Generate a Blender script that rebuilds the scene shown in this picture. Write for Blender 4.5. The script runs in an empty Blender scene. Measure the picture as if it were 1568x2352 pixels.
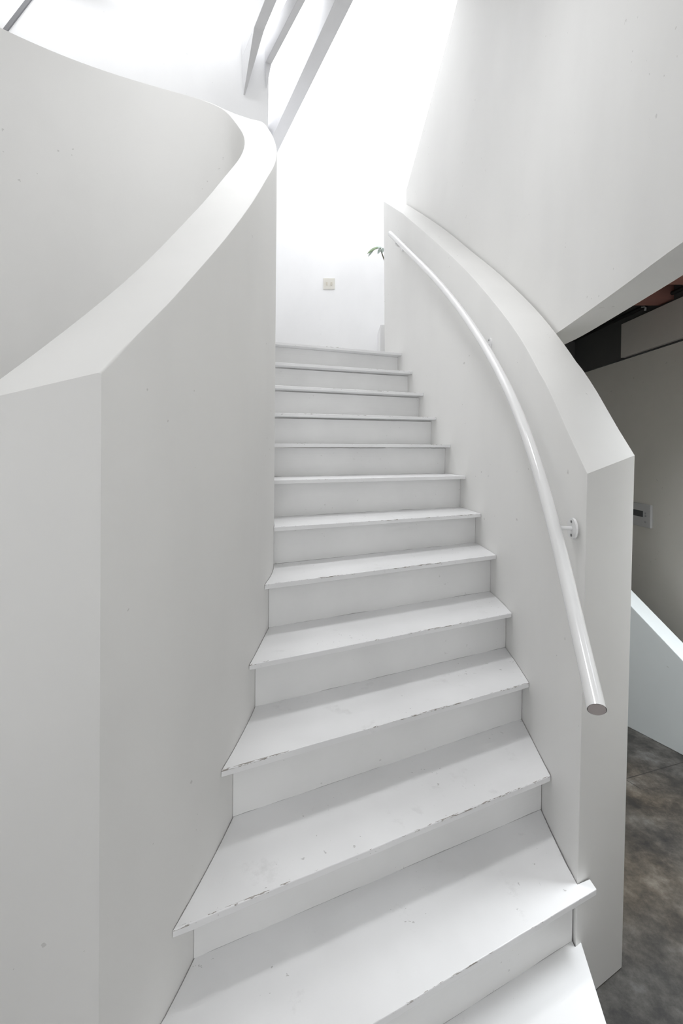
import bpy, bmesh, math, random
from mathutils import Vector, Matrix, noise as mnoise

C = bpy.context.scene.collection
S = 0.18            # one stair rise in metres
TH = 0.018          # tread thickness
OV = 0.41 * S       # how far a tread nose stands proud of its riser

# ---- measured outlines, metres -------------------------------------------
R_IN_BOT = [(0.6777, 1.3428), (0.6809, 1.4052), (0.6842, 1.4677), (0.6881, 1.5301), (0.693, 1.5924), (0.6986, 1.6547), (0.7043, 1.717), (0.7098, 1.7793), (0.7151, 1.8416), (0.7203, 1.9039), (0.7251, 1.9662), (0.7288, 2.0287), (0.7316, 2.0911), (0.7335, 2.1536), (0.7344, 2.2161), (0.7342, 2.2787), (0.733, 2.3412), (0.7308, 2.4037), (0.7273, 2.4661), (0.7223, 2.5284), (0.716, 2.5907), (0.7084, 2.6527), (0.6995, 2.7146), (0.6891, 2.7763), (0.6774, 2.8377), (0.6647, 2.8989), (0.6511, 2.96), (0.6365, 3.0207), (0.6213, 3.0814), (0.606, 3.142), (0.5904, 3.2026), (0.5745, 3.2631), (0.558, 3.3234), (0.5411, 3.3836), (0.5236, 3.4436), (0.5054, 3.5034), (0.4862, 3.563), (0.4665, 3.6223), (0.4473, 3.6818), (0.4287, 3.7415), (0.4188, 3.7786), (0.4076, 3.8153), (0.3956, 3.8517), (0.3834, 3.888)]
R_IN_TOP = [(0.6894, 1.3428, 1.5224), (0.6903, 1.4052, 1.5839), (0.6912, 1.4677, 1.6469), (0.6928, 1.5301, 1.7093), (0.6954, 1.5924, 1.769), (0.6986, 1.6547, 1.8242), (0.7043, 1.717, 1.8668), (0.7098, 1.7793, 1.9151), (0.7151, 1.8416, 1.9612), (0.7203, 1.9039, 2.0058), (0.7251, 1.9662, 2.0495), (0.7288, 2.0287, 2.0927), (0.7316, 2.0911, 2.1359), (0.7335, 2.1536, 2.1791), (0.7344, 2.2161, 2.2226), (0.7342, 2.2787, 2.2665), (0.733, 2.3412, 2.3111), (0.7308, 2.4037, 2.3567), (0.7273, 2.4661, 2.4032), (0.7223, 2.5284, 2.4509), (0.716, 2.5907, 2.4994), (0.7084, 2.6527, 2.5486), (0.6995, 2.7146, 2.5982), (0.6891, 2.7763, 2.6479), (0.6774, 2.8377, 2.6977), (0.6647, 2.8989, 2.7474), (0.6511, 2.96, 2.7971), (0.6365, 3.0207, 2.847), (0.6213, 3.0814, 2.8968), (0.606, 3.142, 2.9467), (0.5904, 3.2026, 2.9967), (0.5745, 3.2631, 3.0467), (0.558, 3.3234, 3.0969), (0.5411, 3.3836, 3.1471), (0.5236, 3.4436, 3.1973), (0.5054, 3.5034, 3.2476), (0.4862, 3.563, 3.2982), (0.4665, 3.6223, 3.3495), (0.4473, 3.6818, 3.4019), (0.4251, 3.7523, 3.4555), (0.4026, 3.8227, 3.51), (0.3788, 3.8927, 3.5652), (0.3542, 3.9624, 3.6205), (0.3294, 4.032, 3.6759)]
R_OUT_BOT = [(0.8775, 1.4526), (0.8649, 1.5126), (0.8631, 1.5739), (0.8685, 1.635), (0.8741, 1.6961), (0.8795, 1.7572), (0.8847, 1.8184), (0.8899, 1.8795), (0.8947, 1.9407), (0.8986, 2.002), (0.9015, 2.0633), (0.9037, 2.1246), (0.905, 2.186), (0.9054, 2.2473), (0.9048, 2.3087), (0.9033, 2.3701), (0.9006, 2.4314), (0.8967, 2.4926), (0.8916, 2.5538), (0.8852, 2.6148), (0.8778, 2.6757), (0.8691, 2.7365), (0.859, 2.797), (0.8477, 2.8574), (0.8354, 2.9175), (0.8224, 2.9775), (0.8084, 3.0372), (0.7937, 3.0968), (0.7788, 3.1563), (0.7636, 3.2158), (0.7481, 3.2752), (0.7322, 3.3345), (0.7159, 3.3936), (0.6991, 3.4527), (0.6818, 3.5115), (0.6637, 3.5702), (0.6447, 3.6285), (0.6254, 3.6868), (0.6066, 3.7452), (0.5884, 3.8038), (0.5696, 3.8623), (0.5498, 3.9203), (0.5291, 3.9781), (0.5083, 4.0359)]
R_OUT_TOP = [(0.8901, 1.4526, 1.5755), (0.875, 1.5126, 1.6568), (0.8707, 1.5739, 1.7264), (0.8735, 1.635, 1.7844), (0.8766, 1.6961, 1.8379), (0.8795, 1.7572, 1.888), (0.8847, 1.8184, 1.9296), (0.8899, 1.8795, 1.9762), (0.8947, 1.9407, 2.022), (0.8986, 2.002, 2.0676), (0.9015, 2.0633, 2.1132), (0.9037, 2.1246, 2.1588), (0.905, 2.186, 2.204), (0.9054, 2.2473, 2.2488), (0.9048, 2.3087, 2.2933), (0.9033, 2.3701, 2.3377), (0.9006, 2.4314, 2.3824), (0.8967, 2.4926, 2.4276), (0.8916, 2.5538, 2.4733), (0.8852, 2.6148, 2.5196), (0.8778, 2.6757, 2.5663), (0.8691, 2.7365, 2.6131), (0.859, 2.797, 2.6599), (0.8477, 2.8574, 2.7066), (0.8354, 2.9175, 2.7535), (0.8224, 2.9775, 2.8009), (0.8084, 3.0372, 2.8492), (0.7937, 3.0968, 2.8986), (0.7788, 3.1563, 2.9487), (0.7636, 3.2158, 2.9991), (0.7481, 3.2752, 3.049), (0.7322, 3.3345, 3.0982), (0.7159, 3.3936, 3.1467), (0.6991, 3.4527, 3.1946), (0.6818, 3.5115, 3.2423), (0.6637, 3.5702, 3.2897), (0.6447, 3.6285, 3.3369), (0.6254, 3.6868, 3.3842), (0.6066, 3.7452, 3.4317), (0.5877, 3.8074, 3.4796), (0.5682, 3.8695, 3.528), (0.5476, 3.9311, 3.5769), (0.5262, 3.9925, 3.626), (0.5047, 4.0539, 3.6753)]
L_IN = [(-0.4248, 0.846, 1.7141), (-0.4111, 0.8886, 1.7579), (-0.3975, 0.9313, 1.8016), (-0.3826, 0.9735, 1.8451), (-0.3688, 1.0161, 1.8881), (-0.3582, 1.0596, 1.9306), (-0.3487, 1.1033, 1.9727), (-0.3396, 1.1472, 2.0145), (-0.331, 1.1911, 2.0562), (-0.3229, 1.2352, 2.0977), (-0.3155, 1.2794, 2.1392), (-0.3089, 1.3236, 2.1807), (-0.303, 1.368, 2.2222), (-0.2977, 1.4125, 2.2636), (-0.2931, 1.457, 2.3049), (-0.289, 1.5016, 2.346), (-0.2857, 1.5463, 2.3871), (-0.2833, 1.591, 2.428), (-0.2814, 1.6357, 2.4687), (-0.2799, 1.6805, 2.5092), (-0.2786, 1.7252, 2.5495), (-0.277, 1.77, 2.5896), (-0.2752, 1.8147, 2.6297), (-0.2739, 1.8595, 2.6699), (-0.2744, 1.9043, 2.7103), (-0.2766, 1.949, 2.7511), (-0.2801, 1.9936, 2.7926), (-0.2851, 2.0381, 2.835), (-0.292, 2.0824, 2.8785), (-0.3011, 2.1262, 2.9232), (-0.3127, 2.1694, 2.9689), (-0.3265, 2.212, 3.0154), (-0.3428, 2.2537, 3.0618), (-0.361, 2.2946, 3.1071), (-0.3799, 2.3352, 3.1502), (-0.3968, 2.3767, 3.1896), (-0.4146, 2.4178, 3.2245), (-0.4392, 2.455, 3.2542), (-0.4744, 2.4825, 3.2785), (-0.5148, 2.5015, 3.2976), (-0.5571, 2.5161, 3.3119), (-0.6005, 2.527, 3.3222), (-0.6449, 2.5327, 3.3293), (-0.6897, 2.5344, 3.3338), (-0.7344, 2.5329, 3.3363), (-0.779, 2.5283, 3.3374), (-0.8231, 2.521, 3.3374), (-0.8667, 2.5107, 3.3368), (-0.9095, 2.4976, 3.3359), (-0.9517, 2.4826, 3.3351), (-0.9935, 2.4666, 3.3344), (-1.0348, 2.4493, 3.334), (-1.0757, 2.4311, 3.3338), (-1.1161, 2.4118, 3.3337), (-1.1562, 2.3919, 3.3336), (-1.1961, 2.3715, 3.3336), (-1.2356, 2.3505, 3.3336), (-1.2745, 2.3283, 3.3336), (-1.3127, 2.3048, 3.3336), (-1.3502, 2.2804, 3.3336), (-1.3872, 2.2552, 3.3336), (-1.4237, 2.2293, 3.3336), (-1.4596, 2.2025, 3.3336), (-1.4946, 2.1746, 3.3336), (-1.5287, 2.1455, 3.3336), (-1.562, 2.1157, 3.3336), (-1.5946, 2.085, 3.3336), (-1.6263, 2.0533, 3.3336), (-1.6569, 2.0206, 3.3336), (-1.6863, 1.9868, 3.3336), (-1.7139, 1.9516, 3.3336), (-1.7397, 1.915, 3.3336), (-1.7642, 1.8775, 3.3336), (-1.7879, 1.8396, 3.3336), (-1.8117, 1.8016, 3.3336), (-1.836, 1.764, 3.3336)]
L_OUT = [(-0.6028, 0.7654, 1.648), (-0.585, 0.8257, 1.7017), (-0.5675, 0.8854, 1.7553), (-0.5508, 0.9441, 1.8088), (-0.5351, 1.0016, 1.8618), (-0.5208, 1.0575, 1.9141), (-0.5079, 1.1115, 1.9652), (-0.4965, 1.163, 2.0148), (-0.4866, 1.2117, 2.0627), (-0.4779, 1.2579, 2.1086), (-0.4705, 1.3021, 2.1526), (-0.4639, 1.3451, 2.1949), (-0.4582, 1.3876, 2.236), (-0.4531, 1.4298, 2.2762), (-0.4487, 1.4721, 2.3159), (-0.4448, 1.5144, 2.3555), (-0.4416, 1.557, 2.3954), (-0.4387, 1.5999, 2.4357), (-0.4363, 1.6431, 2.4764), (-0.434, 1.6865, 2.5173), (-0.4318, 1.7301, 2.558), (-0.4297, 1.7733, 2.598), (-0.4278, 1.8159, 2.637), (-0.4261, 1.8575, 2.6751), (-0.4248, 1.8982, 2.7127), (-0.4242, 1.938, 2.7501), (-0.4245, 1.9768, 2.7877), (-0.4258, 2.0149, 2.8259), (-0.4287, 2.0522, 2.8646), (-0.4335, 2.0888, 2.9036), (-0.4409, 2.1249, 2.9429), (-0.4513, 2.161, 2.9821), (-0.4645, 2.1968, 3.0207), (-0.4802, 2.2319, 3.0583), (-0.4971, 2.2648, 3.0944), (-0.5142, 2.2938, 3.1283), (-0.5308, 2.3175, 3.1596), (-0.5474, 2.3354, 3.188), (-0.5649, 2.3483, 3.2132), (-0.5847, 2.3575, 3.2353), (-0.6077, 2.3644, 3.2545), (-0.6338, 2.3694, 3.2709), (-0.6626, 2.3725, 3.2848), (-0.6935, 2.3737, 3.2963), (-0.7258, 2.3726, 3.3057), (-0.7592, 2.3691, 3.313), (-0.7934, 2.3634, 3.3186), (-0.8282, 2.3554, 3.3227), (-0.8637, 2.3453, 3.3256), (-0.8999, 2.3333, 3.3275), (-0.9366, 2.3195, 3.3287), (-0.9737, 2.3043, 3.3294), (-1.011, 2.2879, 3.3297), (-1.0484, 2.2705, 3.3299), (-1.0856, 2.2521, 3.33), (-1.1223, 2.2331, 3.33), (-1.1585, 2.2133, 3.33), (-1.1941, 2.1928, 3.33), (-1.229, 2.1715, 3.33), (-1.2634, 2.1493, 3.33), (-1.2972, 2.1264, 3.33), (-1.3303, 2.1026, 3.33), (-1.3627, 2.0781, 3.33), (-1.3943, 2.0528, 3.33), (-1.4251, 2.0268, 3.33), (-1.455, 2.0, 3.33), (-1.4839, 1.9725, 3.33), (-1.5116, 1.9444, 3.33), (-1.5381, 1.9156, 3.33), (-1.5634, 1.8859, 3.33), (-1.5878, 1.8551, 3.33), (-1.6115, 1.8228, 3.33), (-1.6349, 1.789, 3.33), (-1.6584, 1.7536, 3.33), (-1.6821, 1.7171, 3.33), (-1.706, 1.6799, 3.33)]
NOSES = [((-0.1592, 0.6703, 0.18), (0.648, 1.0683, 0.18)), ((-0.2112, 0.8603, 0.36), (0.6283, 1.2742, 0.36)), ((-0.3624, 1.0416, 0.5203), (0.6887, 1.5389, 0.5341)), ((-0.3158, 1.2775, 0.7167), (0.7098, 1.78, 0.7206)), ((-0.288, 1.5136, 0.8971), (0.7283, 2.0173, 0.9018)), ((-0.2778, 1.7497, 1.0866), (0.7345, 2.2497, 1.0968)), ((-0.2791, 1.9851, 1.2602), (0.7266, 2.4763, 1.2622)), ((-0.2957, 2.2197, 1.4413), (0.7024, 2.6963, 1.4469)), ((-0.3217, 2.4528, 1.6143), (0.6627, 2.9085, 1.626)), ((-0.3632, 2.6843, 1.7906), (0.6136, 3.1121, 1.8064)), ((-0.3957, 2.9135, 1.975), (0.5628, 3.3062, 1.9846)), ((-0.4277, 3.1401, 2.1566), (0.5098, 3.4897, 2.1644)), ((-0.4655, 3.3638, 2.3407), (0.4536, 3.6618, 2.3316))]
PANEL = [(0.774, -0.72, 4.896), (0.7754, -0.6481, 4.896), (0.7768, -0.5762, 4.896), (0.7783, -0.5043, 4.896), (0.7797, -0.4324, 4.896), (0.7811, -0.3605, 4.896), (0.7825, -0.2886, 4.896), (0.7839, -0.2166, 4.896), (0.7853, -0.1447, 4.896), (0.7867, -0.0728, 4.896), (0.7881, -0.0009, 4.896), (0.7896, 0.071, 4.896), (0.791, 0.1429, 4.896), (0.7925, 0.2148, 4.896), (0.794, 0.2867, 4.896), (0.7956, 0.3586, 4.896), (0.7972, 0.4305, 4.896), (0.7989, 0.5024, 4.896), (0.8008, 0.5743, 4.896), (0.8027, 0.6462, 4.896), (0.8047, 0.7181, 4.896), (0.8068, 0.79, 4.896), (0.8089, 0.8619, 4.896), (0.8108, 0.9338, 4.896), (0.8118, 1.0057, 4.896), (0.8129, 1.0776, 4.896), (0.817, 1.1494, 4.896), (0.8239, 1.221, 4.896), (0.8323, 1.2924, 4.896), (0.8413, 1.3638, 4.896), (0.8503, 1.4351, 4.896), (0.8586, 1.5066, 4.896), (0.8664, 1.5781, 4.896), (0.874, 1.6496, 4.896), (0.8814, 1.7211, 4.896), (0.8885, 1.7927, 4.896), (0.8955, 1.8643, 4.896), (0.9024, 1.9359, 4.896), (0.909, 2.0075, 4.896), (0.9147, 2.0792, 4.896), (0.9184, 2.151, 4.896), (0.9185, 2.2229, 4.896), (0.9175, 2.2948, 4.896), (0.9158, 2.3667, 4.896), (0.9129, 2.4386, 4.896), (0.9081, 2.5104, 4.896), (0.9016, 2.582, 4.896), (0.8936, 2.6534, 4.896), (0.8838, 2.7247, 4.896), (0.8721, 2.7957, 4.896), (0.8588, 2.8663, 4.896), (0.8444, 2.9368, 4.896), (0.8286, 3.007, 4.896), (0.8117, 3.0769, 4.896), (0.7942, 3.1466, 4.8457), (0.7766, 3.2164, 4.7617), (0.7584, 3.286, 4.6653), (0.7396, 3.3554, 4.5829), (0.7202, 3.4246, 4.5067), (0.7, 3.4937, 4.4319), (0.6793, 3.5625, 4.3546), (0.6578, 3.6312, 4.2758), (0.6356, 3.6996, 4.1951), (0.613, 3.7679, 4.1131), (0.5903, 3.8361, 4.0306), (0.5673, 3.9043, 3.9471), (0.5442, 3.9724, 3.863), (0.5202, 4.0401, 3.7754)]
RAIL = [(0.5364, 0.99, 1.0466), (0.5505, 1.0422, 1.0756), (0.5642, 1.0945, 1.1068), (0.577, 1.1471, 1.1421), (0.5886, 1.1998, 1.183), (0.5987, 1.2529, 1.2302), (0.6072, 1.3062, 1.2831), (0.614, 1.3598, 1.3403), (0.6195, 1.4135, 1.3995), (0.6242, 1.4674, 1.458), (0.6284, 1.5213, 1.514), (0.6327, 1.5753, 1.5666), (0.6371, 1.6292, 1.6154), (0.6417, 1.6831, 1.661), (0.6463, 1.737, 1.7038), (0.6509, 1.791, 1.7445), (0.6554, 1.8449, 1.7837), (0.6596, 1.8988, 1.8218), (0.6634, 1.9528, 1.8591), (0.6667, 2.0068, 1.8959), (0.6695, 2.0609, 1.9326), (0.6715, 2.1149, 1.9696), (0.6728, 2.169, 2.0071), (0.6734, 2.2231, 2.0452), (0.6732, 2.2772, 2.0839), (0.6721, 2.3313, 2.1229), (0.6702, 2.3853, 2.1624), (0.6674, 2.4393, 2.2024), (0.6636, 2.4933, 2.2432), (0.6588, 2.5471, 2.2847), (0.6529, 2.6009, 2.3267), (0.6461, 2.6545, 2.3691), (0.6382, 2.7081, 2.4118), (0.6294, 2.7614, 2.4548), (0.6196, 2.8146, 2.4983), (0.609, 2.8676, 2.5423), (0.5977, 2.9205, 2.5865), (0.5857, 2.9733, 2.6306), (0.5732, 3.0259, 2.6743), (0.5603, 3.0785, 2.7173), (0.547, 3.131, 2.7599), (0.5334, 3.1833, 2.8023), (0.5196, 3.2357, 2.8446), (0.5054, 3.2879, 2.8871), (0.4908, 3.34, 2.9298), (0.4758, 3.392, 2.9729), (0.4604, 3.4438, 3.0163), (0.4446, 3.4956, 3.0599), (0.4283, 3.5472, 3.1038), (0.4119, 3.5988, 3.1479), (0.3954, 3.6503, 3.1921), (0.3787, 3.7018, 3.236), (0.3619, 3.7532, 3.2791)]
EYE = 1.5787


# ---------------------------------------------------------------- materials
def new_mat(name):
    m = bpy.data.materials.new(name); m.use_nodes = True
    nt = m.node_tree; b = nt.nodes['Principled BSDF']
    return m, nt, b

def N(nt, t, **kw):
    n = nt.nodes.new(t)
    for k, v in kw.items():
        if k in n.inputs.keys(): n.inputs[k].default_value = v
        else: setattr(n, k, v)
    return n

def ramp(nt, fac, stops):
    r = nt.nodes.new('ShaderNodeValToRGB'); e = r.color_ramp.elements
    e[0].position, e[0].color = stops[0][0], (*stops[0][1], 1)
    e[1].position, e[1].color = stops[-1][0], (*stops[-1][1], 1)
    for p, c in stops[1:-1]:
        q = e.new(p); q.color = (*c, 1)
    nt.links.new(fac, r.inputs[0]); return r.outputs[0]

def mix(nt, fac, a, b):
    m = nt.nodes.new('ShaderNodeMix'); m.data_type = 'RGBA'
    for i, v in ((0, fac), (6, a), (7, b)):
        if isinstance(v, (int, float)): m.inputs[i].default_value = v
        elif isinstance(v, tuple): m.inputs[i].default_value = (*v, 1)
        else: nt.links.new(v, m.inputs[i])
    return m.outputs[2]

def math_(nt, op, a, b=None):
    m = nt.nodes.new('ShaderNodeMath'); m.operation = op
    for i, v in enumerate((a, b)):
        if v is None: continue
        if isinstance(v, (int, float)): m.inputs[i].default_value = v
        else: nt.links.new(v, m.inputs[i])
    return m.outputs[0]

def plain(name, col, rough=0.5, metal=0.0, spec=0.5):
    m, nt, b = new_mat(name)
    n = N(nt, 'ShaderNodeTexNoise', Scale=9.0, Detail=3.0)
    g = nt.nodes.new('ShaderNodeNewGeometry'); nt.links.new(g.outputs['Position'], n.inputs['Vector'])
    c = mix(nt, n.outputs['Fac'], tuple(v * .96 for v in col), tuple(min(1, v * 1.03) for v in col))
    nt.links.new(c, b.inputs['Base Color'])
    b.inputs['Roughness'].default_value = rough; b.inputs['Metallic'].default_value = metal
    b.inputs['Specular IOR Level'].default_value = spec
    return m

def plaster(name, col, rough=0.6, scuff=0.35, bump=0.04):
    """trowelled, painted plaster: faint cloudy trowel patches, rare scuffs"""
    m, nt, b = new_mat(name)
    g = nt.nodes.new('ShaderNodeNewGeometry')
    mp = N(nt, 'ShaderNodeMapping'); mp.inputs['Scale'].default_value = (1, 1, .55)
    nt.links.new(g.outputs['Position'], mp.inputs[0])
    n1 = N(nt, 'ShaderNodeTexNoise', Scale=2.6, Detail=4.0, Roughness=.5); nt.links.new(mp.outputs[0], n1.inputs['Vector'])
    base = ramp(nt, n1.outputs['Fac'], [(.3, tuple(v * .962 for v in col)), (.55, col), (.75, tuple(min(1, v * 1.012) for v in col))])
    n2 = N(nt, 'ShaderNodeTexNoise', Scale=38.0, Detail=2.0); nt.links.new(g.outputs['Position'], n2.inputs['Vector'])
    n3 = N(nt, 'ShaderNodeTexNoise', Scale=3.1, Detail=1.0); nt.links.new(g.outputs['Position'], n3.inputs['Vector'])
    k = math_(nt, 'MULTIPLY', math_(nt, 'GREATER_THAN', n2.outputs['Fac'], .74), math_(nt, 'GREATER_THAN', n3.outputs['Fac'], .56))
    c = mix(nt, math_(nt, 'MULTIPLY', k, scuff), base, (.34, .33, .31))
    nt.links.new(c, b.inputs['Base Color'])
    b.inputs['Roughness'].default_value = rough; b.inputs['Specular IOR Level'].default_value = .3
    n4 = N(nt, 'ShaderNodeTexNoise', Scale=7.0, Detail=5.0, Roughness=.45); nt.links.new(g.outputs['Position'], n4.inputs['Vector'])
    bp = N(nt, 'ShaderNodeBump', Strength=bump, Distance=.02); nt.links.new(n4.outputs['Fac'], bp.inputs['Height'])
    nt.links.new(bp.outputs[0], b.inputs['Normal'])
    return m

def worn_paint(name, col, rough, is_tread):
    """brush-painted timber; UV = metres along the nose / metres behind it"""
    m, nt, b = new_mat(name)
    uv = N(nt, 'ShaderNodeUVMap'); uv.uv_map = 'edge'
    sep = nt.nodes.new('ShaderNodeSeparateXYZ'); nt.links.new(uv.outputs[0], sep.inputs[0])
    V = sep.outputs[1]
    g = nt.nodes.new('ShaderNodeNewGeometry')
    # brush streaks along the board
    mp = N(nt, 'ShaderNodeMapping'); mp.inputs['Scale'].default_value = (3, 70, 1); nt.links.new(uv.outputs[0], mp.inputs[0])
    st = N(nt, 'ShaderNodeTexNoise', Scale=1.0, Detail=4.0); nt.links.new(mp.outputs[0], st.inputs['Vector'])
    cl = N(nt, 'ShaderNodeTexNoise', Scale=4.0, Detail=5.0); nt.links.new(g.outputs['Position'], cl.inputs['Vector'])
    base = ramp(nt, cl.outputs['Fac'], [(.28, tuple(v * .94 for v in col)), (.6, col), (.8, tuple(min(1, v * 1.02) for v in col))])
    # small scuffs
    sp = N(nt, 'ShaderNodeTexNoise', Scale=55.0, Detail=3.0, Roughness=.6); nt.links.new(g.outputs['Position'], sp.inputs['Vector'])
    lo = N(nt, 'ShaderNodeTexNoise', Scale=5.0, Detail=2.0); nt.links.new(g.outputs['Position'], lo.inputs['Vector'])
    k = math_(nt, 'MULTIPLY', math_(nt, 'GREATER_THAN', sp.outputs['Fac'], .695), math_(nt, 'GREATER_THAN', lo.outputs['Fac'], .55))
    c = mix(nt, math_(nt, 'MULTIPLY', k, .5 if is_tread else .3), base, (.30, .29, .28))
    if is_tread:
        # grey smears where feet land
        sm = N(nt, 'ShaderNodeTexNoise', Scale=9.0, Detail=8.0, Roughness=.72); nt.links.new(g.outputs['Position'], sm.inputs['Vector'])
        sf = ramp(nt, sm.outputs['Fac'], [(.60, (0, 0, 0)), (.72, (1, 1, 1))])
        c = mix(nt, math_(nt, 'MULTIPLY', sf, .22), c, (.42, .41, .40))
        # chipped paint on the nose
        mp2 = N(nt, 'ShaderNodeMapping'); mp2.inputs['Scale'].default_value = (34, 170, 1); nt.links.new(uv.outputs[0], mp2.inputs[0])
        ch = N(nt, 'ShaderNodeTexNoise', Scale=1.0, Detail=4.0, Roughness=.65); nt.links.new(mp2.outputs[0], ch.inputs['Vector'])
        mp3 = N(nt, 'ShaderNodeMapping'); mp3.inputs['Scale'].default_value = (4, 2, 1); nt.links.new(g.outputs['Position'], mp3.inputs[0])
        wl = N(nt, 'ShaderNodeTexNoise', Scale=1.0, Detail=2.0); nt.links.new(mp3.outputs[0], wl.inputs['Vector'])
        near = math_(nt, 'LESS_THAN', math_(nt, 'ABSOLUTE', V), .0036)
        thr = math_(nt, 'SUBTRACT', .88, math_(nt, 'MULTIPLY', wl.outputs['Fac'], .56))
        chip = math_(nt, 'MULTIPLY', near, math_(nt, 'GREATER_THAN', ch.outputs['Fac'], thr))
        c = mix(nt, math_(nt, 'MULTIPLY', chip, .85), c, (.24, .21, .18))
    else:
        # dark gap line at the foot of the riser
        ch = N(nt, 'ShaderNodeTexNoise', Scale=7.0, Detail=2.0); nt.links.new(g.outputs['Position'], ch.inputs['Vector'])
        w = math_(nt, 'MULTIPLY', math_(nt, 'SUBTRACT', ch.outputs['Fac'], .42), .0085)
        line = math_(nt, 'LESS_THAN', V, w)
        c = mix(nt, math_(nt, 'MULTIPLY', line, .6), c, (.18, .17, .16))
    nt.links.new(c, b.inputs['Base Color'])
    b.inputs['Roughness'].default_value = rough; b.inputs['Specular IOR Level'].default_value = .45
    bp = N(nt, 'ShaderNodeBump', Strength=.12, Distance=.004); nt.links.new(st.outputs['Fac'], bp.inputs['Height'])
    nt.links.new(bp.outputs[0], b.inputs['Normal'])
    return m

def concrete():
    m, nt, b = new_mat('stained_concrete')
    g = nt.nodes.new('ShaderNodeNewGeometry'); P = g.outputs['Position']
    n1 = N(nt, 'ShaderNodeTexNoise', Scale=5.5, Detail=14.0, Roughness=.74, Distortion=.0); nt.links.new(P, n1.inputs['Vector'])
    c1 = ramp(nt, n1.outputs['Fac'], [(.36, (.020, .019, .018)), (.46, (.045, .040, .034)), (.55, (.085, .076, .064)), (.68, (.16, .15, .137))])
    n2 = N(nt, 'ShaderNodeTexNoise', Scale=1.3, Detail=4.0); nt.links.new(P, n2.inputs['Vector'])
    tint = ramp(nt, n2.outputs['Fac'], [(.42, (.78, .82, .88)), (.58, (.92, .85, .76))])
    mm = nt.nodes.new('ShaderNodeMix'); mm.data_type = 'RGBA'; mm.blend_type = 'MULTIPLY'; mm.inputs[0].default_value = 1
    nt.links.new(c1, mm.inputs[6]); nt.links.new(tint, mm.inputs[7])
    sep = nt.nodes.new('ShaderNodeSeparateXYZ'); nt.links.new(P, sep.inputs[0])
    def line(ax, ay, bx, by, half, ended=False):
        L = math.hypot(bx - ax, by - ay); tx, ty = (bx - ax) / L, (by - ay) / L
        dx = math_(nt, 'SUBTRACT', sep.outputs[0], ax); dy = math_(nt, 'SUBTRACT', sep.outputs[1], ay)
        dist = math_(nt, 'ABSOLUTE', math_(nt, 'SUBTRACT', math_(nt, 'MULTIPLY', dx, -ty), math_(nt, 'MULTIPLY', dy, -tx)))
        r = math_(nt, 'LESS_THAN', dist, half)
        if ended:
            al = math_(nt, 'ADD', math_(nt, 'MULTIPLY', dx, tx), math_(nt, 'MULTIPLY', dy, ty))
            r = math_(nt, 'MULTIPLY', r, math_(nt, 'LESS_THAN', al, L))
        return r
    l1 = line(7.798*S, 12.846*S, 9.817*S, 13.548*S, .0028)
    l2 = line(7.70*S, 12.88*S, 7.927*S, 12.431*S, .0022, True)
    k = math_(nt, 'MAXIMUM', l1, l2)
    c = mix(nt, math_(nt, 'MULTIPLY', k, .75), mm.outputs[2], (.015, .013, .012))
    nt.links.new(c, b.inputs['Base Color'])
    b.inputs['Roughness'].default_value = .55; b.inputs['Specular IOR Level'].default_value = .35
    n3 = N(nt, 'ShaderNodeTexNoise', Scale=25.0, Detail=6.0); nt.links.new(P, n3.inputs['Vector'])
    bp = N(nt, 'ShaderNodeBump', Strength=.15, Distance=.004); nt.links.new(n3.outputs['Fac'], bp.inputs['Height'])
    nt.links.new(bp.outputs[0], b.inputs['Normal'])
    return m

WHITE = plaster('white_plaster', (.81, .805, .79))
WHITE_UP = plaster('white_gallery_paint', (.90, .90, .905), scuff=.1)
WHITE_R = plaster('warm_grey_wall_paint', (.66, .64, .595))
LOWW = plaster('pale_blue_white_paint', (.68, .715, .72))
DARK = plaster('charcoal_board', (.10, .098, .097), rough=.8, scuff=0)
BROWN = plain('brown_timber', (.34, .16, .13), .8)
TREAD = worn_paint('tread_paint', (.83, .83, .835), .42, True)
RISER = worn_paint('riser_paint', (.80, .80, .795), .5, False)
RAILM = plain('gloss_white_enamel', (.82, .82, .82), .16)
PLASTIC = plain('white_plastic', (.50, .50, .50), .45)
IVORY = plain('ivory_plastic', (.72, .70, .64), .35)
SCREEN = plain('grey_screen', (.06, .065, .07), .2)
BLACK = plain('dark_slot', (.02, .02, .02), .6)
STEEL = plain('screw_steel', (.25, .25, .25), .4, .8)
BEAMM = plain('white_painted_beam', (.68, .68, .69), .6)
LEAF = plain('grey_green_leaf', (.22, .30, .17), .5)
LEAF2 = plain('silver_leaf', (.45, .52, .48), .5)
CLAY = plain('white_glazed_pot', (.75, .75, .74), .3)
SOIL = plain('soil', (.05, .035, .02), .9)
OAK = plain('grey_landing_paint', (.45, .44, .42), .5)
DUCT = plaster('grey_painted_board', (.60, .575, .54))
FLOOR = concrete()

# ---------------------------------------------------------------- helpers
def link(name, bm, mat, parent=None, smooth=False, bevel=0, auto=None):
    bmesh.ops.recalc_face_normals(bm, faces=bm.faces)
    me = bpy.data.meshes.new(name); bm.to_mesh(me); bm.free()
    me.materials.append(mat)
    if smooth:
        for p in me.polygons: p.use_smooth = True
    o = bpy.data.objects.new(name, me); C.objects.link(o); o.parent = parent
    if smooth and auto:
        md = o.modifiers.new('wn', 'EDGE_SPLIT'); md.split_angle = math.radians(auto)
    if bevel:
        md = o.modifiers.new('bevel', 'BEVEL'); md.width = bevel; md.segments = 2; md.limit_method = 'ANGLE'; md.angle_limit = math.radians(40)
    return o

def tag(o, label, cat, group=None):
    o['label'] = label; o['category'] = cat
    if group: o['group'] = group
    return o

def struct(o):
    o['kind'] = 'structure'; return o

def empty(name, loc):
    o = bpy.data.objects.new(name, None); C.objects.link(o); o.location = loc; return o

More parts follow.
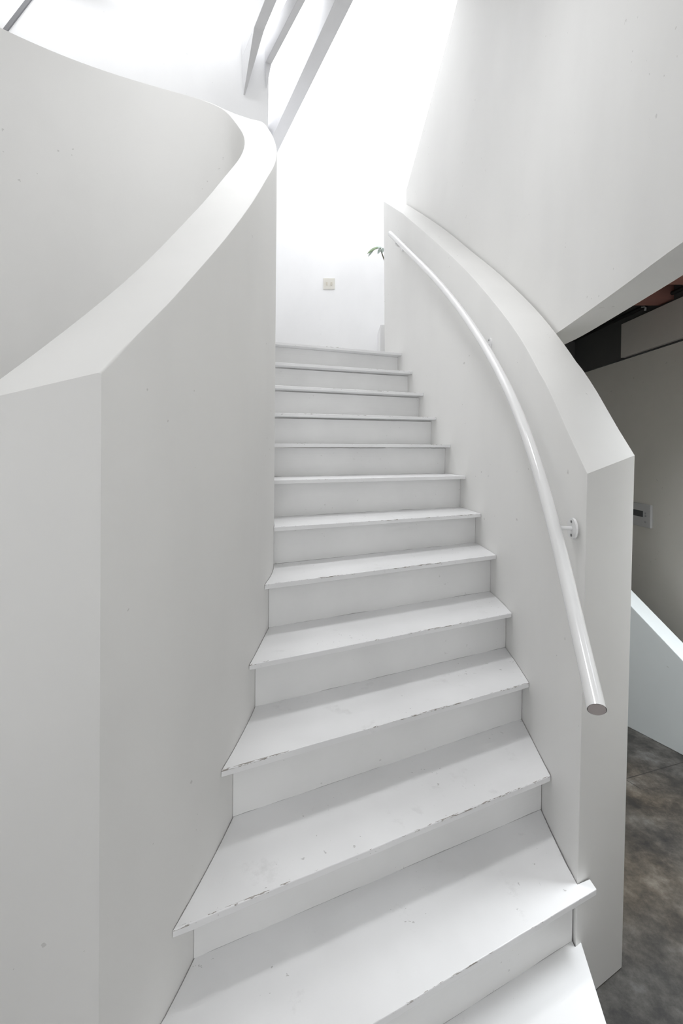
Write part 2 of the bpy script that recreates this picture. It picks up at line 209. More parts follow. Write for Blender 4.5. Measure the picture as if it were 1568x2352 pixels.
def at(o, parent, loc):
    """parent with geometry given in world metres"""
    o.parent = parent; o.location = (-loc[0], -loc[1], -loc[2]); return o

def prism(poly, z0, z1, bm=None):
    """poly [(x,y)]; z0/z1 numbers or functions of (x,y)"""
    bm = bm or bmesh.new()
    f0 = z0 if callable(z0) else (lambda x, y: z0)
    f1 = z1 if callable(z1) else (lambda x, y: z1)
    a = [bm.verts.new((x, y, f0(x, y))) for x, y in poly]
    b = [bm.verts.new((x, y, f1(x, y))) for x, y in poly]
    n = len(poly)
    bm.faces.new(b); bm.faces.new(a[::-1])
    for i in range(n):
        j = (i + 1) % n
        bm.faces.new((a[i], a[j], b[j], b[i]))
    return bm

def box(x0, y0, z0, x1, y1, z1, bm=None):
    return prism([(x0, y0), (x1, y0), (x1, y1), (x0, y1)], z0, z1, bm)

def wall_seg(p, q, t, z0, z1, side=1, bm=None):
    d = Vector((q[0] - p[0], q[1] - p[1])).normalized(); n = Vector((-d.y, d.x)) * t * side
    return prism([p, q, (q[0] + n.x, q[1] + n.y), (p[0] + n.x, p[1] + n.y)], z0, z1, bm)

def tube(pts, r, seg=20, bm=None, cap=True):
    bm = bm or bmesh.new(); rings = []
    P = [Vector(p) for p in pts]
    ref = Vector((0, 0, 1))
    for i, p in enumerate(P):
        t = (P[min(i + 1, len(P) - 1)] - P[max(i - 1, 0)]).normalized()
        rf = ref if abs(t.dot(ref)) < .95 else Vector((1, 0, 0))
        a = t.cross(rf).normalized(); b = a.cross(t).normalized()
        rings.append([bm.verts.new(p + (a * math.cos(k * 2 * math.pi / seg) + b * math.sin(k * 2 * math.pi / seg)) * r) for k in range(seg)])
    for i in range(len(rings) - 1):
        for k in range(seg):
            bm.faces.new((rings[i][k], rings[i][(k + 1) % seg], rings[i + 1][(k + 1) % seg], rings[i + 1][k]))
    if cap:
        bm.faces.new(rings[0][::-1]); bm.faces.new(rings[-1])
    return bm

def sweep(sections):
    """list of closed loops of equal length -> skinned solid"""
    bm = bmesh.new(); R = [[bm.verts.new(v) for v in s] for s in sections]
    n = len(R[0])
    for i in range(len(R) - 1):
        for k in range(n):
            bm.faces.new((R[i][k], R[i][(k + 1) % n], R[i + 1][(k + 1) % n], R[i + 1][k]))
    bm.faces.new(R[0][::-1]); bm.faces.new(R[-1])
    return bm

# ---------------------------------------------------------------- setting
FX0, FX1, FY0, FY1 = -15*S, 11.03*S, -12*S, 23*S
ROOF = 27.2*S; LAND = 13*S; SLAB = 11.62*S

struct(link('floor', box(FX0 - .2, FY0 - .2, -.12, FX1 + .2, 30*S, 0), FLOOR))
struct(link('wall_left', box(FX0 - .15, FY0, 0, FX0, 18.0*S, ROOF), WHITE))
# wall behind the viewer with a wide glazed opening that lets the street light in
WINS = [(-.6, .6, .6, 2.8), (1.12, 1.94, .3, 2.1)]
def opening_wall(y, t, x0, x1, z1, wins, bm):
    xs = x0
    for a, b, lo, hi in wins:
        box(xs, y - t, 0, a, y, z1, bm); box(a, y - t, 0, b, y, lo, bm); box(a, y - t, hi, b, y, z1, bm); xs = b
    box(xs, y - t, 0, x1, y, z1, bm)
bm = bmesh.new(); opening_wall(FY0, .15, FX0, FX1, ROOF, WINS, bm)
struct(link('wall_front', bm, WHITE))
for k, (a, b, lo, hi) in enumerate(WINS):
    bm = bmesh.new()
    for x in (a, (a + b)/2 - .02, b - .04): box(x, FY0 - .1, lo, x + .04, FY0 - .05, hi, bm)
    box(a, FY0 - .1, lo, b, FY0 - .05, lo + .04, bm); box(a, FY0 - .1, hi - .04, b, FY0 - .05, hi, bm)
    struct(link('window_%d' % (k + 1), bm, BEAMM))

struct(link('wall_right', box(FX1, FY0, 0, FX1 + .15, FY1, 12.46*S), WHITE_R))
struct(link('wall_light_block', box(5.35*S, FY0, 0, 6.0*S, 4.3*S, SLAB), WHITE))  # added unseen wall, keeps the side window's light off the stairs
struct(link('wall_leak_block', box(-3.4*S, 22.6*S, 0, 3.2*S, 22.7*S, SLAB), WHITE))  # added out of sight to stop daylight leaking in behind the risers
struct(link('wall_right_bulkhead', box(FX1 + .02, FY0, 12.54*S, FX1 + .17, FY1, 16*S), DARK))
bm = bmesh.new(); box(FX1 - .012, 10*S, 12.56*S, FX1 + .02, 18.93*S, 13.88*S, bm)
struct(link('trim_1', bm, DUCT, bevel=.002))
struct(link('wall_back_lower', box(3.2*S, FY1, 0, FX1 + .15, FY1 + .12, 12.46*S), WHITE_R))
struct(link('wall_back_bulkhead', box(3.2*S, FY1 + .01, 12.5*S, FX1 + .15, FY1 + .13, 16*S), DARK))
bm = box(5.3*S, FY0, 14.5*S, FX1 + .15, FY1 + .1, 16*S)
struct(link('ceiling_side', bm, DARK))
for yy, wd, lab in ((13.5, 1.3, 'wide reddish-brown joist under the dark ceiling at the right edge'),
                    (16.2, .7, 'narrow brown joist beside the white conduit elbow under the dark ceiling')):
    o = link('ceiling_joist', box(5.5*S, yy*S, 14.0*S, FX1 + .02, (yy + wd)*S, 14.5*S), BROWN)
    tag(o, lab, 'joist', 'joists of the dark side ceiling')

# upper level
A = (-3.35*S, 21.15*S)
struct(link('wall_upper_left', wall_seg((FX0 - .1, 17.95*S), A, .12, LAND, ROOF, 1), WHITE_UP))
struct(link('wall_return', wall_seg(A, (-4.6*S, 28.2*S), .12, LAND, ROOF, 1), WHITE_UP))
struct(link('wall_back', box(-5.5*S, 28*S, LAND - .2, 8*S, 28*S + .12, ROOF), WHITE_UP))
struct(link('wall_upper_right', box(7.5*S, 15*S, LAND, 7.5*S + .12, 28*S, ROOF), WHITE_UP))
struct(link('floor_landing', prism([(x*S, y*S) for x, y in ((-3.3, 20.1), (1.85, 21.75), (2.05, 22.9), (7.5, 22.9), (7.5, 28), (-4.6, 28), (-3.4, 21.1))], SLAB, LAND), OAK))
struct(link('floor_gallery', prism([(x*S, y*S) for x, y in ((-14.9, 14.9), (-3.4, 14.9), (-3.4, 21.0), (-14.9, 17.8))], SLAB, LAND), OAK))
struct(link('wall_stair_side', prism([(-3.45*S, 14.5*S), (-3.35*S, 14.5*S), (-3.3*S, 21.0*S), (-3.45*S, 21.0*S)], 0, SLAB), WHITE))

# roof with the skylight, plus an unseen front opening added to brighten the gallery wall
bm = bmesh.new()
SKYL = [(-13.5*S, -4*S, 14.8*S, 18.1*S), (-10*S, 7.0*S, 19.2*S, 28*S)]      # roof openings x0, x1, y0, y1 (metres), ordered front to back
ys = FY0 - .2
for x0, x1, y0, y1 in SKYL:
    box(FX0 - .2, ys, ROOF, 8.2*S, y0, ROOF + .15, bm)
    box(FX0 - .2, y0, ROOF, x0, y1, ROOF + .15, bm); box(x1, y0, ROOF, 8.2*S, y1, ROOF + .15, bm); ys = y1
box(FX0 - .2, ys, ROOF, 8.2*S, 29*S, ROOF + .15, bm)
struct(link('ceiling', bm, WHITE_UP))
# short stub of wall that closes the gallery above the right-hand room
struct(link('wall_upper_side', box(5.3*S, 14.8*S, LAND, 7.6*S, 15*S, ROOF), WHITE_UP))

# seam between the two wall boards top left
d = Vector((A[0] - FX0 + .1, A[1] - 17.95*S)).normalized(); nrm = Vector((d.y, -d.x))
def on_ul(x):  # point of the upper left wall's face above plan x
    s = (x - A[0]) / d.x; return Vector((x, A[1] + d.y * s))
def strip(xa, za, xb, zb, w, t):
    bm = bmesh.new(); pa, pb = on_ul(xa), on_ul(xb)
    v = []
    for off in (0, t):
        for p, z, s in ((pa, za, -1), (pa, za, 1), (pb, zb, 1), (pb, zb, -1)):
            q = p + nrm * off + d * s * w / 2; v.append(bm.verts.new((q.x, q.y, z)))
    for f in ((0, 1, 2, 3), (7, 6, 5, 4), (0, 4, 5, 1), (1, 5, 6, 2), (2, 6, 7, 3), (3, 7, 4, 0)): bm.faces.new([v[k] for k in f])
    return bm
struct(link('trim_2', strip(-13.4*S, 24.2*S, -11.7*S, 27.2*S, .03, .012), plain('seam_grey', (.22, .22, .23), .7)))

# ceiling beams under the skylight ------------------------------------------
ZB = 25.57*S
def beam(name, a, b, w, h, label, bracket=None):
    a = Vector(a)*S; b = Vector(b)*S; dd = (b - a).normalized(); n = Vector((dd.y, -dd.x))   # n to the right
    p = [a - n*w*S, a, b, b - n*w*S]
    root = empty(name, (b.x, b.y, ZB))
    o = link('beam', prism([(q.x - b.x, q.y - b.y) for q in p], 0, h*S), BEAMM, root, bevel=.003)
    if bracket:
        L, D = bracket    # run back along the beam, drop down the wall
        bm = bmesh.new()
        pts = [(0, 0), (-L, 0), (0, -D)]
        vs = []
        for side in (0, -w*S):
            for s, z in pts:
                q = dd*s*S + (n*side*.98 - n*.001 if z == 0 else n*(-w*S*.62 if side == 0 else -w*S*.78)); vs.append(bm.verts.new((q.x, q.y, z*S)))
        bm.faces.new(vs[:3]); bm.faces.new(vs[3:][::-1])
        for i in range(3):
            j = (i + 1) % 3; bm.faces.new((vs[i], vs[j], vs[j + 3], vs[i + 3]))
        link('bracket', bm, BEAMM, root)
    tag(root, label, 'beam', 'white beams under the skylight'); return root
def extend(a, b, back): 
    dx, dy = a[0] - b[0], a[1] - b[1]; L = math.hypot(dx, dy); return (a[0] + dx / L * back, a[1] + dy / L * back)
b3a, b3b = (.28, 18.03), (-3.99, 27.67)
beam('ceiling_beam', extend(b3a, b3b, 5), b3b, .62, 1.25, 'widest white ceiling beam, rightmost of the three under the skylight')
b2a, b2b = (-1.50, 18.05), (-3.28, 21.16)
beam('ceiling_beam', extend(b2a, b2b, 5), b2b, .27, .85, 'thin white ceiling beam in the middle of the three, ending at the wall', (.12, 1.0))
b1a, b1b = (-2.57, 18.06), (-4.10, 20.95)
beam('ceiling_beam', extend(b1a, b1b, 5), b1b, .40, 1.0, 'leftmost white ceiling beam with a tapering bracket down the wall', (1.75, 1.5))

# ---------------------------------------------------------------- parapets
secs = []
for i in range(len(R_IN_BOT)):
    a, b, c, e = R_IN_BOT[i], R_OUT_BOT[i], R_OUT_TOP[i], R_IN_TOP[i]
    secs.append([(a[0], a[1], 0), (b[0], b[1], 0), (c[0], c[1], c[2]), (e[0], e[1], e[2])])
par_r = link('stair_parapet', sweep(secs), WHITE, smooth=True, auto=35)
tag(par_r, 'curved white plaster parapet right of the steps, carrying the tube handrail', 'parapet')
secs = []
for a, b in zip(L_IN, L_OUT):
    secs.append([(a[0], a[1], 0), (a[0], a[1], a[2]), (b[0], b[1], b[2]), (b[0], b[1], 0)])
par_l = link('stair_parapet', sweep(secs), WHITE, smooth=True, auto=35)
tag(par_l, 'tall white plaster parapet left of the steps, curling back around the well', 'parapet')
for o in (par_l, par_r):
    m = o.modifiers.new('bevel', 'BEVEL'); m.width = .004; m.segments = 2; m.limit_method = 'ANGLE'; m.angle_limit = math.radians(50)
    o.modifiers.move(1, 0)

# upper-floor wall hanging over the right parapet
secs = []
for i, (x, y, z) in enumerate(PANEL):
    p0 = PANEL[max(i - 1, 0)]; p1 = PANEL[min(i + 1, len(PANEL) - 1)]
    t = Vector((p1[0] - p0[0], p1[1] - p0[1])).normalized(); n = Vector((t.y, -t.x)) * .70*S
    secs.append([(x, y, SLAB), (x + n.x, y + n.y, SLAB), (x + n.x, y + n.y, z), (x, y, z)])
struct(link('wall_upper_curved', sweep(secs), WHITE, smooth=True, auto=35))

# ---------------------------------------------------------------- staircase
def cross(poly, p, dv):
    """(index, point) where the infinite line p+s*dv meets the polyline"""
    best = None
    for i in range(len(poly) - 1):
        a, b = Vector(poly[i][:2]), Vector(poly[i + 1][:2]); e = b - a
        den = dv.x * e.y - dv.y * e.x
        if abs(den) < 1e-12: continue
        s = ((a.x - p.x) * e.y - (a.y - p.y) * e.x) / den
        u = ((a.x - p.x) * dv.y - (a.y - p.y) * dv.x) / den
        if -1e-6 <= u <= 1 + 1e-6: 
            q = p + dv * s
            if best is None or abs(s) < best[2]: best = (i, q, abs(s))
    return best

RC = [Vector(v[:2]) for v in R_IN_BOT[:-3]] + [Vector((R_IN_TOP[-1][0], R_IN_TOP[-1][1]))]
n0 = (RC[1] - RC[0]).normalized()
LC = [Vector(v[:2]) for v in L_IN[:48]]
INS = .0015
def nudge(pt, side):  # pull a point off the wall face a hair
    return Vector((pt.x - side * INS, pt.y))

stairs = empty('staircase', (.17, 1.2, 0))
SO = Vector(stairs.location)
LMIN = -3.3 * S
def band(lineA, lineB, left_fix=None):
    """plan polygon between two nose-parallel lines, following both walls"""
    (pa, da), (pb, db) = lineA, lineB
    right = []; ra, rb = cross(RC, pa, da), cross(RC, pb, db)
    if ra and rb:
        right = [ra[1]] + [RC[k] for k in range(ra[0] + 1, rb[0] + 1)] + [rb[1]]
    elif rb:
        right = [None] + [RC[k] for k in range(0, rb[0] + 1)] + [rb[1]]
    left = []; la, lb = cross(LC, pa, da), cross(LC, pb, db)
    def atx(p, dv, x): return p + dv * ((x - p.x) / dv.x)
    if la and la[1].x > .3: la = None
    if lb and lb[1].x > .3: lb = None
    if la and lb: left = [lb[1]] + [LC[k] for k in range(lb[0], la[0], -1)] + [la[1]]
    elif la: left = [atx(pb, db, LMIN)] + [atx(pa, da, LMIN)] if la[1].x < LMIN else [atx(pb, db, LMIN), Vector((LMIN, la[1].y + .14)), Vector((-2.75*S, 14.02*S)), la[1]]
    elif lb: left = [lb[1]] + [LC[k] for k in range(lb[0], -1, -1)]
    else: left = [atx(pb, db, LMIN), atx(pa, da, LMIN)]
    return right, left

def uvs(o, t, p, n, ztop, mode):
    me = o.data; uvl = me.uv_layers.new(name='edge')
    for poly in me.polygons:
        up = poly.normal.z > .6
        for li in poly.loop_indices:
            co = me.vertices[me.loops[li].vertex_index].co + SO
            u = (Vector(co[:2]) - p).dot(t)
            if mode == 'tread': v = (Vector(co[:2]) - p).dot(n) if up else co.z - ztop(co.x, co.y)
            else: v = co.z - ztop(co.x, co.y)
            uvl.data[li].uv = (u, v)

def noseline(i):
    L, R = NOSES[i]; p = Vector(R[:2]); t = (p - Vector(L[:2])).normalized(); n = Vector((-t.y, t.x))
    return p, t, n
def zplane(i):
    L, R = NOSES[i]; a = Vector(L[:2]); b = Vector(R[:2]); t = b - a; L2 = t.dot(t)
    return lambda x, y: L[2] + (R[2] - L[2]) * ((Vector((x, y)) - a).dot(t) / L2)

NT = len(NOSES)
for i in range(NT):
    p, t, n = noseline(i); zt = zplane(i)
    if i + 1 < NT:
        p2, t2, n2 = noseline(i + 1); pb, db = p2 + n2 * (OV + .02), t2
        prs = p2 + n2 * OV
    else:
        pb, db = p + n * (1.62*S), t
    if i == 0:       # lowest step: stands proud of the parapet ends
        q = Vector((3.60, 5.935))*S; e = Vector((3.893, 7.553))*S
        poly = [q, e, Vector((3.80, 7.48))*S, Vector((3.755, 7.46))*S, Vector((3.76, 7.68))*S]
        la = p + t * ((-2.9*S - p.x) / t.x)
        poly += [Vector((-2.40, 4.67))*S, Vector((-2.9, 4.44))*S, la]
    elif i == 1:     # second step: its nose laps around the end of the right parapet
        tip = Vector((4.036, 7.37))*S
        rb = cross(RC, pb, db); lb = cross(LC, pb, db)
        poly = [tip, Vector((4.02, 7.55))*S, Vector((3.775, 7.452))*S] + [nudge(RC[k], 1) for k in range(1, rb[0] + 1)] + [nudge(rb[1], 1)]
        poly += [nudge(lb[1], -1)] + [nudge(LC[k], -1) for k in range(lb[0], 0, -1)]
        poly += [Vector((-2.35, 4.68))*S, Vector((-2.95, 4.40))*S, p + t * ((-2.95*S - p.x) / t.x)]
    else:
        right, left = band((p, t), (pb, db))
        poly = [nudge(v, 1) for v in right] + [nudge(v, -1) for v in left]
    tn = t
    # slightly uneven hand-worn front edge: subdivide the nose
    front_l, front_r = poly[-1], poly[0]; K = 28
    wob = [front_l.lerp(front_r, k / K) + n * (.0016 * (mnoise.noise(Vector((k * .37, i * 3.1, 0))) + .5 * mnoise.noise(Vector((k * 1.3, i, 5))))) for k in range(1, K)]
    poly2 = poly + wob
    o = link('tread', prism([(v.x - SO.x, v.y - SO.y) for v in poly2], lambda x, y: zt(x + SO.x, y + SO.y) - TH, lambda x, y: zt(x + SO.x, y + SO.y)), TREAD, stairs)
    uvs(o, t, p, n, zt, 'tread')
    m = o.modifiers.new('bevel', 'BEVEL'); m.width = .0022; m.segments = 2; m.limit_method = 'ANGLE'; m.angle_limit = math.radians(60)
    # riser below this tread
    zb = zplane(i - 1) if i else (lambda x, y: 0.0)
    ov = .30*S if i == 1 else OV
    ra, rb2 = p + n * ov, p + n * (ov + .018)
    if i == 0:
        poly = [Vector((3.52, 6.13))*S, Vector((3.52, 6.23))*S, rb2 + t * ((-2.8*S - rb2.x) / t.x), ra + t * ((-2.8*S - ra.x) / t.x)]
    elif i == 1:
        e1 = cross([Vector((3.80*S, 6.8*S)), Vector((3.80*S, 8.2*S))], ra, t)[1]
        poly = [ra + t * ((3.745*S - ra.x) / t.x), rb2 + t * ((3.745*S - rb2.x) / t.x), rb2 + t * ((-2.45*S - rb2.x) / t.x), ra + t * ((-2.45*S - ra.x) / t.x)]
    else:
        right, left = band((ra, t), (rb2, t))
        gap = .0012
        poly = [Vector((v.x - gap, v.y)) for v in right] + [Vector((v.x + gap, v.y)) for v in left]
    gtop = [0, 0, 0, 0, 0, .001, .001, .002, .005, .009, .009, .009, .001][i]
    zf = zplane(i)
    o = link('riser', prism([(v.x - SO.x, v.y - SO.y) for v in poly], lambda x, y: zb(x + SO.x, y + SO.y), lambda x, y: zf(x + SO.x, y + SO.y) - TH - gtop), RISER, stairs)
    uvs(o, t, p, n, zb, 'riser')
# end board closing the lowest step on the floor side
bm = prism([(v[0]*S - SO.x, v[1]*S - SO.y) for v in ((3.47, 6.13), (3.55, 6.13), (3.86, 7.52), (3.78, 7.50))], 0, S - TH)
link('side_board', bm, RISER, stairs)
tag(stairs, 'white painted winding staircase of worn wooden steps between two parapets', 'staircase')

# ---------------------------------------------------------------- handrail
root = empty('handrail', RAIL[0]); O = Vector(RAIL[0])
def rel(p): return Vector(p) - O
R0 = .0188
link('rail', tube([rel(p) for p in RAIL], R0, 28, cap=False), RAILM, root, smooth=True)
t0 = (Vector(RAIL[0]) - Vector(RAIL[1])).normalized()
o = link('end_cap', tube([rel(Vector(RAIL[0]) - t0 * .002), rel(Vector(RAIL[0]) + t0 * .0005)], R0 * .93, 28), plain('bare_plug', (.42, .38, .37), .6), root)
o['label'] = 'dull grey end plug'
t1 = (Vector(RAIL[-1]) - Vector(RAIL[-2])).normalized()
link('end_cap', tube([rel(Vector(RAIL[-1])), rel(Vector(RAIL[-1]) + t1 * .002)], R0 * .97, 28), RAILM, root)
o = link('rim', tube([rel(Vector(RAIL[0]) - t0 * .0012), rel(Vector(RAIL[0]) + t0 * .0003)], R0 * 1.012, 28), plain('chipped_rim', (.1, .1, .1), .6), root)
bpy.data.objects.remove(o)
def bracket(wy, dz, railidx):
    wp = None
    for a, b in zip(R_IN_BOT[:-1], R_IN_BOT[1:]):
        if a[1] <= wy <= b[1]:
            f = (wy - a[1]) / (b[1] - a[1]); wp = Vector((a[0] + (b[0] - a[0]) * f, wy, 0)); tt = Vector((b[0] - a[0], b[1] - a[1], 0)).normalized()
    nn = Vector((-tt.y, tt.x, 0))
    rp = Vector(min(RAIL, key=lambda r: abs(r[1] - wy + .0)))
    wp.z = rp.z - dz
    br = link('bracket', tube([rel(wp + nn * .004), rel(wp + nn * .030), rel(wp + nn * .046 + Vector((0, 0, .004))), rel(Vector((rp.x, rp.y, wp.z + .016))), rel(Vector((rp.x, rp.y, rp.z - R0 * .7)))], .0062, 12), RAILM, root, smooth=True, auto=50)
    bo = Vector((0, 0, 0))
    link('wall_plate', tube([rel(wp - nn * .001), rel(wp + nn * .004), rel(wp + nn * .0055)], .031, 28), RAILM, br, smooth=True, auto=30)
    for s in (-1, 1):
        c = wp + Vector((0, 0, s * .020)) + nn * .0055
        link('screw', tube([rel(c), rel(c + nn * .0015)], .0042, 8), STEEL, br)
bracket(7.78*S, .040, 0); bracket(13.25*S, .045, 18); bracket(20.35*S, .055, 40)
tag(root, 'white enamelled tube handrail bracketed along the right parapet', 'handrail')

# ---------------------------------------------------------------- small things
# double light switch on the back wall
sx, sz = (-1.149 - .495)/2*S, 18.50*S
root = empty('light_switch', (sx, 28*S, sz))
link('plate', box(-.060, -.008, -.058, .060, 0, .058), IVORY, root, bevel=.003)
for k in (-1, 1):
    r = link('toggle', box(k*.024 - .009, -.013, -.014, k*.024 + .009, -.008, .014), plain('toggle_plastic', (.62, .58, .50), .4), root, bevel=.001)
tag(root, 'ivory double switch plate on the bright white back wall', 'light switch')

# thermostat on the right wall
root = empty('thermostat', (FX1, 17.5*S, 6.57*S))
w = .26
link('body', box(-.016, -.105, -.078, 0, .105, .072), PLASTIC, root, bevel=.004)
link('display', box(-.018, -.030, -.014, -.015, .085, .026), SCREEN, root)
for y, z in ((-.058, .014), (-.058, -.004), (-.058, -.042)):
    link('button', box(-.019, y - .007, z - .006, -.015, y + .007, z + .006), plain('button_grey', (.25, .25, .25), .5), root, bevel=.001)
tag(root, 'small white thermostat with grey display on the right-hand wall', 'thermostat')

# conduit with a white elbow under the dark ceiling
root = empty('conduit', (FX1 + .009, 18*S, 14.2*S))
link('pipe', tube([(0, .9, .0), (0, -.2, .0), (.0, -.9, .0)], .012, 12), BLACK, root, smooth=True)
link('elbow', tube([(-.012, -.05, .0), (-.012, -.075, -.004), (-.012, -.09, -.018), (-.012, -.085, -.035)], .007, 12), PLASTIC, root, smooth=True)
tag(root, 'black conduit pipe with a white elbow along the dark bulkhead', 'pipe')

# low sloping wall behind the right parapet
P1, P2 = Vector((9.305, 15.284))*S, Vector((10.042, 13.864))*S
dl = (P2 - P1).normalized(); nl = Vector((-dl.y, dl.x)); 
if nl.x < 0: nl = -nl
sl = (2.72 - 3.92)*S / (P2 - P1).length
a = P1 - dl * .55; b = P2 + dl * .32
zt = lambda s: 3.92*S + sl * s
bm = bmesh.new(); vs = []
for (q, s) in ((a, -.55), (b, (P2 - P1).length + .32)):
    for off in (0, .10):
        r = q + nl * off
        vs.append(bm.verts.new((r.x, r.y, 0))); vs.append(bm.verts.new((r.x, r.y, zt(s) + (.02 if off else 0))))
for f in ((0, 1, 3, 2), (4, 6, 7, 5), (0, 4, 5, 1), (2, 3, 7, 6), (1, 5, 7, 3), (0, 2, 6, 4)): bm.faces.new([vs[k] for k in f])
o = link('low_wall', bm, LOWW, bevel=.003)
tag(o, 'low bluish-white wall with sloping top standing on the concrete floor', 'low wall')

# pedestal and plant on the landing
o = link('pedestal', box(1.95*S, 25*S, LAND, 4.4*S, 27.2*S, 15.39*S), WHITE_UP, bevel=.003)
tag(o, 'white box pedestal on the upper landing behind the right parapet', 'pedestal')
root = empty('potted_plant', (2.9*S, 25.7*S, 15.39*S)); O2 = Vector(root.location)
bm = bmesh.new(); prof = [(.0, 0), (.062, 0), (.085, .10), (.092, .17), (.092, .185), (.080, .185), (.078, .165), (0, .165)]
rings = []
for r, z in prof:
    rings.append([bm.verts.new((r * math.cos(k * math.pi / 12), r * math.sin(k * math.pi / 12), z)) for k in range(24)] if r > 0 else [bm.verts.new((0, 0, z))])
for A1, B1 in zip(rings[:-1], rings[1:]):
    for k in range(24):
        k2 = (k + 1) % 24
        vs = [A1[k % len(A1)], A1[k2 % len(A1)], B1[k2 % len(B1)], B1[k % len(B1)]]
        u = []
        for v in vs:
            if v not in u: u.append(v)
        if len(u) > 2: bm.faces.new(u)
link('pot', bm, CLAY, root, smooth=True, auto=40)
link('soil', tube([(0, 0, .155), (0, 0, .168)], .078, 24), SOIL, root)
random.seed(4)
def leaf(bm, base, tip, w, up):
    base, tip = Vector(base), Vector(tip); ax = tip - base; side = ax.cross(Vector(up)).normalized(); K = 7
    lft, rgt, mid = [], [], []
    for k in range(K + 1):
        f = k / K; ww = w * math.sin(math.pi * min(1, f * .96 + .02)) ** .8; c = base + ax * f - Vector((0, 0, 1)) * ax.length * .25 * f * f
        lft.append(bm.verts.new(c + side * ww + Vector((0, 0, .15 * ww)))); rgt.append(bm.verts.new(c - side * ww + Vector((0, 0, .15 * ww)))); mid.append(bm.verts.new(c))
    for k in range(K):
        bm.faces.new((lft[k], mid[k], mid[k + 1], lft[k + 1])); bm.faces.new((mid[k], rgt[k], rgt[k + 1], mid[k + 1]))
stems = [((0, 0, .16), (-.05, -.06, .35), (-.13, -.16, .55), (-.19, -.22, .675)),
         ((0, 0, .16), (.04, .02, .36), (.08, .0, .55), (.10, -.02, .68)), ((0, 0, .16), (.02, .08, .34), (.05, .12, .5), (.06, .14, .6))]
for s in stems: link('stem', tube(s, .005, 8), plain('woody_stem', (.12, .10, .06), .8), root, smooth=True)
lb_ = Vector(stems[0][3])
specs = [((.02, 0, .004), (-.07, -.01, .0), .017, LEAF2), ((-.015, -.012, .0), (-.115, -.012, -.035), .015, LEAF), ((-.05, 0, -.008), (-.105, 0, -.062), .012, LEAF2), ((.01, 0, -.004), (-.02, .0, -.045), .014, LEAF2), ((.03, 0, .0), (.02, .0, -.04), .013, LEAF2)]
for a_, b_, w_, m_ in specs:
    bm = bmesh.new(); leaf(bm, lb_ + Vector(a_), lb_ + Vector(b_), w_, (0, -.8, .4))
    o = link('leaf', bm, m_, root, smooth=True); o.modifiers.new('s', 'SOLIDIFY').thickness = .0012
for s in stems[1:]:
    for k in range(6):
        ang = random.uniform(0, 6.28); f = random.uniform(.4, 1)
        pnt = Vector(s[1]).lerp(Vector(s[3]), f); L = random.uniform(.07, .11)
        dx = abs(math.cos(ang)) * L
        bm = bmesh.new(); leaf(bm, pnt, pnt + Vector((dx, math.sin(ang) * L, .02)), .014, (0, 0, 1))
        o = link('leaf', bm, random.choice((LEAF, LEAF2)), root, smooth=True); o.modifiers.new('s', 'SOLIDIFY').thickness = .0012
tag(root, 'potted plant with grey-green leaves peeking past the top of the right parapet', 'plant')

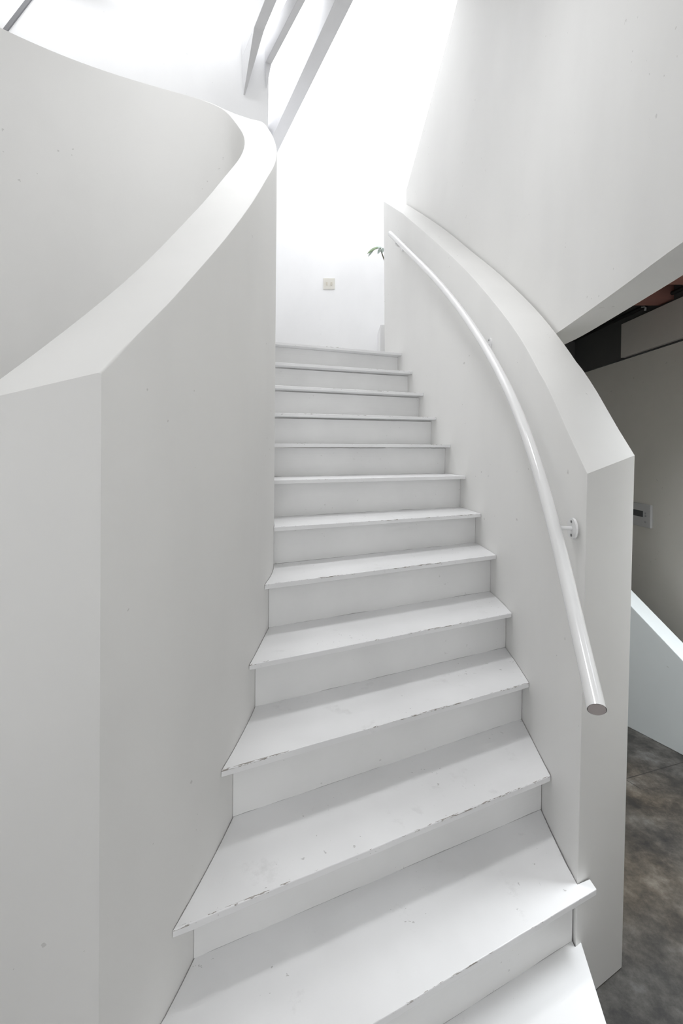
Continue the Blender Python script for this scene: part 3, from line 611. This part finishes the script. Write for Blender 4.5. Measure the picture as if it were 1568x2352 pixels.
# ---------------------------------------------------------------- light
w = bpy.data.worlds.new('sky'); bpy.context.scene.world = w; w.use_nodes = True
bg = w.node_tree.nodes['Background']; bg.inputs[0].default_value = (.965, .98, 1, 1); bg.inputs[1].default_value = 3.8
def portal(loc, rot, sx, sy):
    l = bpy.data.lights.new('portal', 'AREA'); l.shape = 'RECTANGLE'; l.size, l.size_y = sx, sy; l.cycles.is_portal = True
    o = bpy.data.objects.new('daylight_portal', l); o.location = loc; o.rotation_euler = rot; C.objects.link(o)
for x0, x1, y0, y1 in SKYL: portal(((x0 + x1)/2, (y0 + y1)/2, ROOF + .16), (0, 0, 0), x1 - x0, y1 - y0)
for a, b, lo, hi in WINS: portal(((a + b)/2, FY0 - .16, (lo + hi)/2), (math.radians(90), 0, 0), b - a, hi - lo)
l = bpy.data.lights.new('side_room_fill', 'AREA'); l.shape = 'RECTANGLE'; l.size = .5; l.size_y = .9; l.energy = 22; l.spread = math.radians(88); l.color = (.93, .97, 1)  # added fill light for the dim side room, no known fixture
o = bpy.data.objects.new('side_room_fill', l); o.location = (9.6*S, 9.3*S, 14.4*S); C.objects.link(o)
l = bpy.data.lights.new('stair_lamp', 'AREA'); l.shape = 'RECTANGLE'; l.size = .6; l.size_y = .4; l.energy = 9.2; l.spread = math.radians(88); l.color = (.97, .98, 1)
o = bpy.data.objects.new('stair_lamp', l); o.location = (-1.4*S, 10.4*S, ROOF - .01); C.objects.link(o)
l = bpy.data.lights.new('hall_fill', 'AREA'); l.shape = 'RECTANGLE'; l.size = .6; l.size_y = .6; l.energy = .5; l.spread = math.radians(95); l.color = (.98, .99, 1)  # weak added fill above the left parapet, no real lamp there
o = bpy.data.objects.new('hall_fill', l); o.location = (-3.0*S, 4.0*S, ROOF - .01); C.objects.link(o)

# ---------------------------------------------------------------- camera
cam = bpy.data.cameras.new('camera'); co = bpy.data.objects.new('camera', cam); C.objects.link(co)
cam.sensor_fit = 'VERTICAL'; cam.sensor_height = 36; cam.sensor_width = 24; cam.lens = 36 * 1100 / 2352
cam.shift_y = (1049.6 - 1176) / 2352; cam.clip_start = .02
pi_, ro = .012, .010
f = Vector((0, math.cos(pi_), -math.sin(pi_))); u0 = Vector((0, math.sin(pi_), math.cos(pi_))); r0 = Vector((1, 0, 0))
X = r0 * math.cos(ro) + u0 * math.sin(ro); Y = -r0 * math.sin(ro) + u0 * math.cos(ro); Z = -f
M = Matrix((X, Y, Z)).transposed().to_4x4(); M.translation = Vector((0, 0, EYE)); co.matrix_world = M
sc = bpy.context.scene; sc.camera = co
sc.view_settings.view_transform = 'Standard'; sc.view_settings.look = 'None'; sc.view_settings.gamma = 1
sc.view_settings.use_curve_mapping = False; sc.view_settings.exposure = 0.14
sc.cycles.max_bounces = 12; sc.cycles.diffuse_bounces = 8
